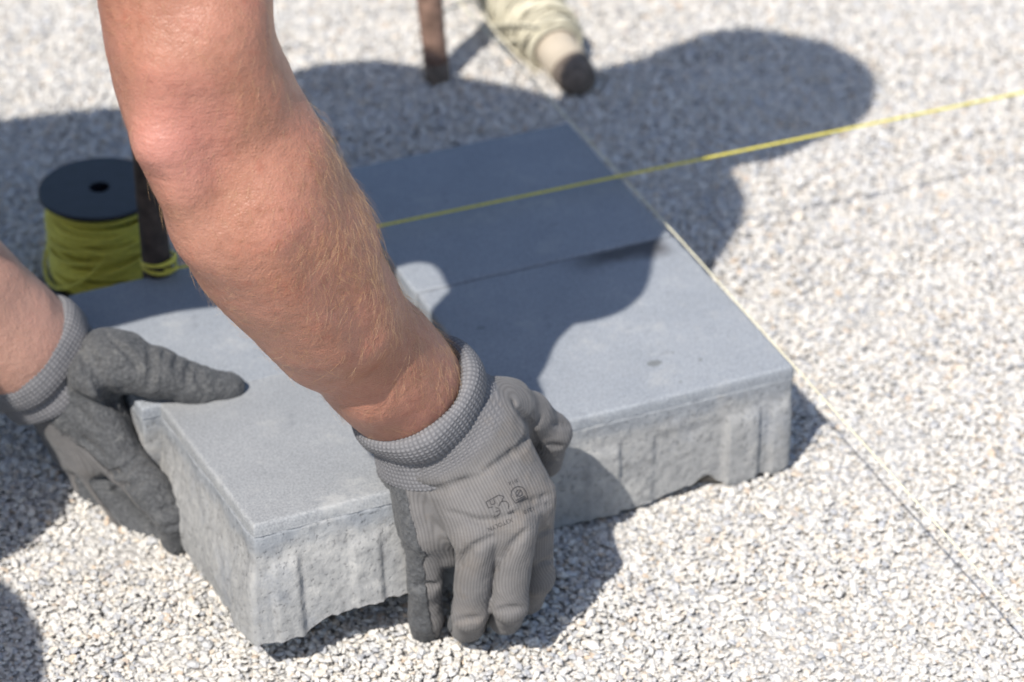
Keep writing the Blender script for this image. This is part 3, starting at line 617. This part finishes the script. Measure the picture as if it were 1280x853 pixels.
# ------------------------------------------------------------------ gloves
def glove(name, palm, fingers, kp, kf, dorsal, X, AL, wrist, wafdir, waflen, label, h=.0013, dirt_at=None, creases=(), puffs=()):
    """palm: prims, fingers: list of prim chains; each prim may carry its own dorsal direction"""
    allp = palm+[c for f in fingers for c in f]
    f0 = Field(allp, h); f0.add(palm, kp); out = None
    base = f0.D.copy(); out = base.copy()
    for fg in fingers:
        f0.D = base.copy(); sub = Field(allp, h); sub.add(fg, .004); dF = sub.D
        out = smin(out, smin(base, dF, kf).astype(np.float32), .0012).astype(np.float32)
    f0.D = out; cps = []
    def surf(px, py):
        dd = np.arange(1.50, 1.76, .0004); q = CAM[None]+ray(px, py)[None]*dd[:, None]; ii = np.round((q-f0.lo)/h).astype(int)
        ok = ((ii >= 0) & (ii < f0.n)).all(1); ii = np.clip(ii, 0, f0.n-1); val = np.where(ok, out[ii[:, 0], ii[:, 1], ii[:, 2]], 1)
        k_ = np.argmax(val < 0); return (P(px, py, dd[k_]), dd[k_]) if val[k_] < 0 else None
    for pl in creases:
        pl = np.array(pl, float); s_ = np.r_[0, np.cumsum(np.hypot(*np.diff(pl[:, :2], axis=0).T))]; q_ = np.linspace(0, s_[-1], max(3, int(s_[-1]/4))); prev = None
        for i_, u_ in enumerate(q_):
            x_, y_, r_ = (np.interp(u_, s_, pl[:, j_]) for j_ in range(3)); hit = surf(x_, y_)
            taper = .35+.65*math.sin(math.pi*i_/(len(q_)-1)); r_ = r_*taper
            if hit is None: prev = None; continue
            cur = (hit[0]-ray(x_, y_)*r_*hit[1]*PX*.25, r_*hit[1]*PX)
            if prev is not None and np.linalg.norm(prev[0]-cur[0]) < .012: cps.append(cone(prev[0], prev[1], cur[0], cur[1]))
            prev = cur
    f0.sub(cps, .0022); out = f0.D
    V, F = surface_nets(out, f0.lo, h); Nn = normals_of(V, F)
    W_ = []; 
    for c in allp: W_.append(cone_d(V, c))
    W_ = np.array(W_); W_ = np.exp(-(W_-W_.min(0))/.0035); W_ /= W_.sum(0)
    rib = np.zeros(len(V)); along = np.zeros(len(V)); D = np.zeros((len(V), 3)); off = np.zeros(len(V))
    for c, wt in zip(allp, W_):
        axd = c['b']-c['a']; axd = unit(axd) if np.linalg.norm(axd) > 1e-6 else AL
        sd = X-axd*(X@axd); sd = unit(sd); d = c.get('D', dorsal); d = unit(d-axd*(d@axd)*.6)
        rib += wt*((V-c['a'])@sd+c['a']@X); along += wt*((V-c['a'])@axd+c['a']@AL); D += wt[:, None]*d; off += wt*c.get('co', 0.0)
    D /= np.linalg.norm(D, axis=1)[:, None]
    nd = (Nn*D).sum(1)
    coat = np.clip(.5-(nd-.05-off)*1.6, 0, 1)
    s = (V-wrist)@wafdir; waf = np.clip(1-(s-waflen)/.004, 0, 1); coat = coat*np.clip((s-waflen*.9)/.004, 0, 1)
    V = V+Nn*(.00035*fbm(V, 120, 4, 3)+.0007*vnoise(V, 40, 8)*(1-.3*coat))[:, None]
    V = V+Nn*(.0005*np.clip(coat*2-1, 0, 1)*fbm(V, 260, 6, 2))[:, None]
    dirt = np.zeros(len(V))
    for (q, r) in (dirt_at or []): dirt = np.maximum(dirt, np.clip(1-np.linalg.norm(V-q, axis=1)/r, 0, 1)**.7)
    o = mesh_obj(name, V, F, M_GLOVE, person, attrs={'rib': rib, 'along': along, 'coat': coat, 'waffle': waf, 'dirt': dirt})
    if label: o['label'] = label
    return o
def C(a, b, D=None, co=0.0, **kw):
    c = cone(a[0], a[1], b[0], b[1], **kw)
    if D is not None: c['D'] = unit(D)
    c['co'] = co; return c
TOCAM = -FW
def Vg(V): return V
def lofted_cuff(name, rings, parent, wide_p=.00255, long_p=.0024, amp=.00032):
    """rings: list of (centre, a, b, e1, e2, s); closed profile; waffle relief"""
    n = 512; th = np.arange(n)*2*math.pi/n; R_ = []; S_ = []
    # resample the profile finely
    s = np.array([r[5] for r in rings]); q = np.linspace(0, s[-1], int(s[-1]/.00045)); out = []
    arr = np.array([np.r_[r[0], r[1], r[2], r[3], r[4]] for r in rings]); A = np.stack([np.interp(q, s, arr[:, i]) for i in range(arr.shape[1])], 1)
    kk = np.array([1, 2, 3, 2, 1])/9.
    A = np.stack([np.convolve(np.pad(A[:, i], 2, 'edge'), kk, 'valid') for i in range(A.shape[1])], 1)
    V = A[:, None, 0:3]+A[:, 3][:, None, None]*np.cos(th)[None, :, None]*A[:, None, 5:8]+A[:, 4][:, None, None]*np.sin(th)[None, :, None]*A[:, None, 8:11]
    wob = .0008*np.sin(3*th+q[:, None]*60)+.0006*np.sin(5*th-q[:, None]*90+1)+.0007*vnoise(V, 70, 9)
    nw = int(round(2*math.pi*A[:, 3].mean()/wide_p)); jt = vnoise(Vg(V), 160, 3)*.9+vnoise(Vg(V), 50, 4)*1.2; w1 = np.sin(nw*th[None]+jt); w2 = np.sin(2*math.pi*q[:, None]/long_p+jt*.8); hi = np.clip(np.minimum(w1*1.3+.55, w2*1.3+.75), -1, 1)*.8+.2*vnoise(Vg(V), 900, 6)
    m = len(q); i = np.arange(m-1)[:, None]*n; j = np.arange(n)[None]; k = (j+1) % n
    F = np.stack([i+j, i+k, i+n+k, i+n+j], -1).reshape(-1, 4); Vf = V.reshape(-1, 3); Nn = normals_of(Vf, F)
    Vf = Vf+Nn*(amp*hi+wob).reshape(-1, 1)
    return mesh_obj(name, Vf, F, M_CUFF, parent, attrs={'high': (hi.ravel()*.5+.5)})
def prof_rings(c0, ax, e1, e2, a, b, prof):
    out = []; s = 0; last = None
    for (z, o) in prof:
        if last is not None: s += math.hypot(z-last[0], o-last[1])
        last = (z, o); out.append((c0+ax*z, a+o, b+o, e1, e2, s))
    return out
# ---- right hand, closed over the front edge of the tilted slab
DR = unit(TOCAM*.95+RT*.10+UP*.10); DP = unit(TOCAM*.62+RT*.78)
XR = unit(RT*.93+UP*.30); AR = unit(R_AX*.3+(P(610, 680, 1.54)-P(540, 530, 1.54))*4)
cB = P(514, 489, 1.530)
wr = (P(530, 508, 1.538), .0255)
palm = [cone(wr[0], .0275, P(552, 548, 1.546), .026, n=R_E2, s=1.25, D=DR, co=-.15),
        C(J(510, 548, 1.553, 34), J(531, 665, 1.560, 28), DP, .25), C(J(545, 555, 1.545, 36), J(592, 662, 1.545, 30), DR), C(J(583, 545, 1.545, 38), J(640, 652, 1.543, 30), DR), C(J(612, 530, 1.548, 38), J(664, 618, 1.556, 29), DR),
        C(J(511, 575, 1.575, 41), J(526, 668, 1.582, 29), DP, .3), C(J(560, 570, 1.573, 46), J(625, 640, 1.578, 42), DR),
        C(J(572, 508, 1.546, 36), J(632, 508, 1.566, 35), DR, -.5), C(J(560, 660, 1.566, 24), J(562, 688, 1.572, 20), DR), C(J(618, 660, 1.556, 24), J(614, 694, 1.560, 19), DR), C(J(656, 650, 1.562, 22), J(658, 684, 1.570, 18), DR)]
thumb = [C(J(618, 512, 1.558, 37), J(660, 518, 1.582, 29), unit(TOCAM+RT*.6+UP*.3), -.6), C(J(660, 518, 1.582, 29), J(688, 541, 1.598, 26.5), unit(TOCAM+RT*.8), -.6), C(J(688, 541, 1.598, 25.5), J(683, 578, 1.612, 20.5), unit(TOCAM+RT*.9), -.4)]
pinky = [C(J(530, 664, 1.564, 27), J(531, 730, 1.580, 21), DP, .55), C(J(531, 730, 1.580, 21), J(531, 772, 1.596, 20.5), DP, .7), C(J(531, 772, 1.596, 20.5), J(532, 787, 1.608, 19.5), DP, .9)]
ringf = [C(J(597, 676, 1.543, 25), J(588, 766, 1.566, 22.5), DR), C(J(588, 766, 1.566, 22.5), J(584, 780, 1.592, 20.5), unit(-UP*.8+TOCAM*.5), .25), C(J(584, 780, 1.592, 20.5), J(586, 774, 1.612, 19.5), unit(-UP), .4)]
midf = [C(J(646, 664, 1.541, 25), J(637, 756, 1.562, 22.5), DR), C(J(637, 756, 1.562, 22.5), J(632, 770, 1.588, 20.5), unit(-UP*.8+TOCAM*.5), .25), C(J(632, 770, 1.588, 20.5), J(628, 764, 1.610, 19.5), unit(-UP), .4)]
idxf = [C(J(668, 630, 1.557, 25), J(670, 722, 1.588, 21.5), unit(TOCAM*.8+RT*.5)), C(J(670, 722, 1.588, 21.5), J(660, 748, 1.606, 19.5), unit(RT*.7-UP*.5+TOCAM*.5)), C(J(660, 748, 1.606, 19.5), J(652, 744, 1.618, 18), unit(RT*.7-UP*.6), .2)]
RCR = [[(618, 670, 3), (590, 686, 5), (566, 714, 5)], [(657, 662, 3), (634, 690, 5), (619, 714, 4)], [(672, 668, 3), (692, 662, 3)], [(674, 706, 3), (690, 700, 3)], [(505, 604, 4), (545, 616, 5), (600, 596, 4)], [(606, 590, 3), (652, 560, 4), (677, 522, 3)],
       [(568, 777, 3), (603, 773, 3)], [(621, 764, 3), (656, 760, 3)], [(640, 643, 2.5), (690, 630, 2.5)], [(650, 632, 2), (692, 618, 2.5)], [(560, 640, 2.5), (600, 652, 3), (640, 646, 2)], [(690, 530, 3), (712, 532, 3)], [(684, 556, 3), (706, 560, 3)], [(515, 733, 3), (548, 731, 3)], [(640, 500, 3), (664, 530, 4), (672, 560, 3)]]
rg = glove('glove', palm, [thumb, pinky, ringf, midf, idxf], .011, .0050, DR, XR, AR, cB, R_AX, .024, creases=RCR, label='right grey knitted glove with printed marks on its back, holding the slab edge', dirt_at=[(P(560, 700, 1.535), .022), (P(665, 640, 1.54), .03), (P(655, 560, 1.54), .02), (P(590, 790, 1.56), .02)])
prof = [(.012, -.0022), (.005, -.0018), (.0005, -.0002), (-.0018, .0022), (-.0016, .0054), (.0012, .0076), (.006, .0084), (.012, .0083), (.0160, .0074), (.0180, .0052), (.0175, .0028), (.0145, .0008)]
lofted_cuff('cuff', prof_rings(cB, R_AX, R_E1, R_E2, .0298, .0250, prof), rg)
prof2 = [(.002, -.0035), (.006, -.0006), (.010, .0), (.018, .0010), (.026, .0024), (.0330, .0036), (.0352, .0026), (.0352, -.0015)]
r2_ = prof_rings(cB, R_AX, R_E1, R_E2, .0318, .0275, prof2); r2b = []
for (c_, a_, b_, e1_, e2_, s_) in r2_:
    zz = float((c_-cB)@R_AX); f_ = np.clip((zz-.006)/.026, 0, 1); r2b.append((c_+(P(548, 545, 1.551)-P(514, 489, 1.530)-R_AX*.0315)*f_*.8+R_E1*.002*f_, a_+.0045*f_, b_-.001*f_, e1_, e2_, s_))
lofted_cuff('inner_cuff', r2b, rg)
# ---- left hand, palm seen, thumb on top of the slab, fingers under its left side
DL = unit(FW*.55-RT*.75-UP*.30); XL = unit(RT*.75+UP*.6); AL_ = unit(P(150, 600, 1.68)-P(60, 450, 1.68))
cL = P(25, 430, 1.672)
lpalm = [cone(P(60, 458, 1.688), .0225, P(92, 492, 1.690), .0245, n=L_E2, s=1.15, D=DL, co=.1),
         C(J(136, 451, 1.668, 40), J(152, 453, 1.666, 38), unit(FW), .3), C(J(95, 490, 1.685, 50), J(140, 558, 1.683, 32), DL, .1), C(J(88, 500, 1.695, 44), J(120, 568, 1.697, 32), DL), C(J(78, 508, 1.705, 36), J(100, 565, 1.713, 28), DL),
         C(J(74, 512, 1.715, 32), J(90, 560, 1.728, 26), DL), C(J(125, 520, 1.668, 20), J(150, 560, 1.668, 18), unit(FW), .3), C(J(108, 470, 1.655, 20), J(122, 480, 1.652, 17), unit(FW), .3)]
lthumb = [C(J(150, 454, 1.664, 37), J(190, 466, 1.664, 32), unit(FW), .4), C(J(198, 467, 1.664, 31.5), J(243, 482, 1.668, 25), unit(FW), .4), C(J(243, 482, 1.668, 25), J(287, 485, 1.674, 20), unit(FW), .4)]
lidx = [C(J(138, 558, 1.680, 30), J(187, 612, 1.662, 24), DL, .15), C(J(187, 612, 1.662, 24), J(214, 647, 1.662, 21), unit(FW*.8-RT*.3-UP*.2), .2), C(J(214, 647, 1.662, 21), J(219, 675, 1.672, 18), unit(FW*.8-UP*.4), .3)]
lmid = [C(J(116, 574, 1.702, 27), J(160, 644, 1.702, 21), DL, .15), C(J(160, 644, 1.702, 21), J(203, 678, 1.692, 18.5), DL, .05), C(J(203, 678, 1.692, 18.5), J(231, 698, 1.686, 16), DL, .0)]
lring = [C(J(103, 574, 1.718, 24), J(122, 638, 1.722, 18), DL, .1), C(J(122, 638, 1.722, 18), J(160, 668, 1.714, 16), DL, .1), C(J(160, 668, 1.714, 16), J(195, 688, 1.708, 15), DL)]
lpin = [C(J(94, 562, 1.730, 22), J(112, 610, 1.738, 16), DL), C(J(112, 610, 1.738, 16), J(145, 640, 1.735, 15), DL), C(J(145, 640, 1.735, 15), J(165, 655, 1.730, 14), DL)]
LCR = [[(110, 432, 5), (120, 465, 9), (135, 492, 11), (154, 516, 8)], [(187, 430, 5), (192, 455, 6), (184, 490, 5)], [(206, 438, 4), (203, 472, 3)], [(222, 446, 3), (220, 464, 3)], [(237, 452, 4.5), (233, 478, 3)], [(251, 456, 4), (248, 478, 3)], [(118, 602, 4), (150, 592, 7), (174, 570, 5)], [(135, 616, 4), (160, 608, 5), (187, 594, 4)], [(148, 556, 4), (168, 560, 4)],
       [(100, 430, 4), (108, 470, 5)], [(92, 505, 4), (112, 530, 5), (130, 540, 4)], [(198, 640, 3), (226, 628, 3)], [(206, 662, 3), (226, 656, 3)], [(140, 425, 3), (160, 440, 4), (172, 462, 3)], [(100, 545, 3), (130, 570, 4)]]
LPF = []
lg = glove('glove', lpalm, [lthumb, lidx, lmid, lring, lpin], .010, .0035, DL, XL, AL_, cL, L_AX, -.02, creases=LCR, puffs=LPF, label='left glove with dark rubber coated palm, thumb resting on the slab', dirt_at=[(P(110, 640, 1.7), .03)])
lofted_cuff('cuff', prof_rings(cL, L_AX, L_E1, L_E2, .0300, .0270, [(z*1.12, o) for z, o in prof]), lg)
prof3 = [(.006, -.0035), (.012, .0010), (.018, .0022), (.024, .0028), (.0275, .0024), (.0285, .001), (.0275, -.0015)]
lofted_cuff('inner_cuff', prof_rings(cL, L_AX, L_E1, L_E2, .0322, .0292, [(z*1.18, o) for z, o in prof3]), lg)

# ------------------------------------------------------------------ hair on the arms
sel = np.where((np.linalg.norm(BODY_V-P(380, 340, 1.43), axis=1) < .15) | (np.linalg.norm(BODY_V-P(240, 60, 1.35), axis=1) < .07))[0]
pr = (BODY_V[sel]-cB)@R_AX; sel = sel[pr < -.004]
lat = ((BODY_V[sel]-P(335, 275, 1.385))@unit(P(440, 170, 1.385)-P(230, 380, 1.385)))
fore = np.clip(((BODY_V[sel]-P(250, 190, 1.345))@R_AX)/.08, 0, 1)
wgt = np.clip(.8+.55*vnoise(BODY_V[sel], 70, 21)+.4*vnoise(BODY_V[sel], 180, 22), .1, 2)*(.22+.78*np.clip((lat+.02)/.04, 0, 1))*(.12+.88*fore); wgt /= wgt.sum()
NH = 11000; pk = rng.choice(sel, NH, p=wgt); root_ = BODY_V[pk]+rng.normal(0, .0012, (NH, 3)); nrm_ = BODY_N[pk]
down = R_AX*.9-R_E1*.55; side_d = np.cross(nrm_, down); 
tan = down[None]-nrm_*(nrm_@down)[:, None]; tan /= np.linalg.norm(tan, axis=1)[:, None]
bt = np.cross(nrm_, tan); swing = rng.normal(0, .45, (NH, 1))+.9*vnoise(root_, 45, 12)[:, None]; tan = tan*np.cos(swing)+bt*np.sin(swing)
ln_ = .003+.012*rng.beta(1.5, 2.2, (NH, 1)); lift = rng.uniform(.12, .5, (NH, 1)); curl = rng.normal(0, .35, (NH, 1))
K = 6; pts = []
for q in range(K):
    u = q/(K-1); pts.append(root_-nrm_*.0012+ln_*u*(tan+bt*curl*u*.6)+nrm_*(ln_*lift*(u-.55*u*u)+.0002))
pts = np.stack(pts, 1)
hc_ = bpy.data.hair_curves.new('arm_hair'); hc_.add_curves([K]*NH); hc_.points.foreach_set('position', pts.astype(np.float32).ravel())
rad = np.tile(np.linspace(1, .25, K), (NH, 1))*rng.uniform(.00002, .000045, (NH, 1)); hc_.points.foreach_set('radius', rad.astype(np.float32).ravel())
m, t, b = newmat('arm_hair'); ri = N(t, 'ShaderNodeHairInfo').outputs['Random']
L(t, ramp(t, ri, [(0, (.25, .12, .05)), (.5, (.50, .30, .14)), (1, (.62, .44, .25))]), b.inputs['Base Color']); b.inputs['Roughness'].default_value = .35; hc_.materials.append(m)
ho = bpy.data.objects.new('arm_hair', hc_); col.objects.link(ho); ho.parent = person; ho.matrix_parent_inverse = Matrix.Translation(-person.location); tag(ho, kind='stuff')

# ------------------------------------------------------------------ marks printed on the back of the right glove
bvh = BVHTree.FromPolygons([tuple(x.co) for x in rg.data.vertices], [tuple(p.vertices) for p in rg.data.polygons])
def stick(name, V2, F2, cx, cy, ang, parent):
    """V2 in image-sized units around (cx, cy), laid onto the knit"""
    ca, sa = math.cos(ang), math.sin(ang); out = []
    for x, y in V2:
        px, py = cx+ca*x-sa*y, cy+sa*x+ca*y; d = Vector(ray(px, py)).normalized(); h_ = bvh.ray_cast(Vector(CAM), d)
        p_, n_ = (h_[0], h_[1]) if h_[0] is not None else (Vector(P(px, py, 1.53)), Vector(-FW))
        out.append(tuple(p_+n_*.00022))
    return mesh_obj(name, out, F2, M_PRINT, parent, smooth=True)
def stroke(lines, wd):
    V = []; F = []
    for ln in lines:
        ln = dense([(x, y, 0) for x, y in ln], max(3, int(sum(math.dist(ln[i], ln[i+1]) for i in range(len(ln)-1))/1.2)+2))[:, :2]
        tg = np.gradient(ln, axis=0); tg /= np.maximum(np.linalg.norm(tg, axis=1), 1e-9)[:, None]; nr = np.stack([-tg[:, 1], tg[:, 0]], 1)*wd/2; b0 = len(V)
        for p_, n_ in zip(ln, nr): V += [tuple(p_+n_), tuple(p_-n_)]
        F += [(b0+2*i, b0+2*i+1, b0+2*i+3, b0+2*i+2) for i in range(len(ln)-1)]
    return V, F
def arc(cx, cy, r, a0, a1, n=14): return [(cx+r*math.cos(math.radians(a0+(a1-a0)*i/n)), cy+r*math.sin(math.radians(a0+(a1-a0)*i/n))) for i in range(n+1)]
def text_mesh(s, size):
    cu = bpy.data.curves.new('txt', 'FONT'); cu.body = s; cu.size = size; cu.align_x = 'CENTER'; cu.align_y = 'CENTER'; cu.resolution_u = 3
    ob = bpy.data.objects.new('txt', cu); col.objects.link(ob); bpy.context.view_layer.update()
    me = ob.to_mesh(); V = [(v_.co.x, -v_.co.y) for v_ in me.vertices]; F = [tuple(p.vertices) for p in me.polygons]; ob.to_mesh_clear(); bpy.data.objects.remove(ob); bpy.data.curves.remove(cu); return V, F
A_ = math.radians(-22)
# first mark: shield shape with strokes; second mark: domed booklet sign
V2, F2 = stroke([[(-9, -3), (-9, 5), (-3, 6)], [(-9, -3), (9, -5), (14, -1)], [(-4, -3), (-4, 3), (1, 3), (1, -3)], [(14, -1), (9, 4)], arc(10, 10, 6, 200, 420), arc(-2, 13, 5, -70, 100), [(-3, 13), (2, 13)]], 1.1); stick('printed_mark', V2, F2, 617, 627, A_, rg)
V2, F2 = stroke([arc(0, 0, 9.5, 175, 365), [(-9.5, 1), (-8, 9), (9, 9), (9.5, 1)], arc(1, -1, 4, 0, 360), [(-4, 2), (5, -4)], [(-6, 6), (7, 5)], [(-5, 8), (7, 7)]], 1.0); stick('printed_mark', V2, F2, 648, 618, A_, rg)
for s_, sz, cx, cy, an in (('10', 6.5, 620, 646.5, math.pi+A_), ('1210', 7.5, 661, 638, math.pi+A_), ('X3TOLYN', 7.5, 625, 656, math.pi+A_), ('311X', 6, 641, 602.5, math.pi+A_), ('388', 5.5, 638, 640, math.pi+A_)):
    V2, F2 = text_mesh(s_, sz); stick('printed_text', V2, F2, cx, cy, an, rg)
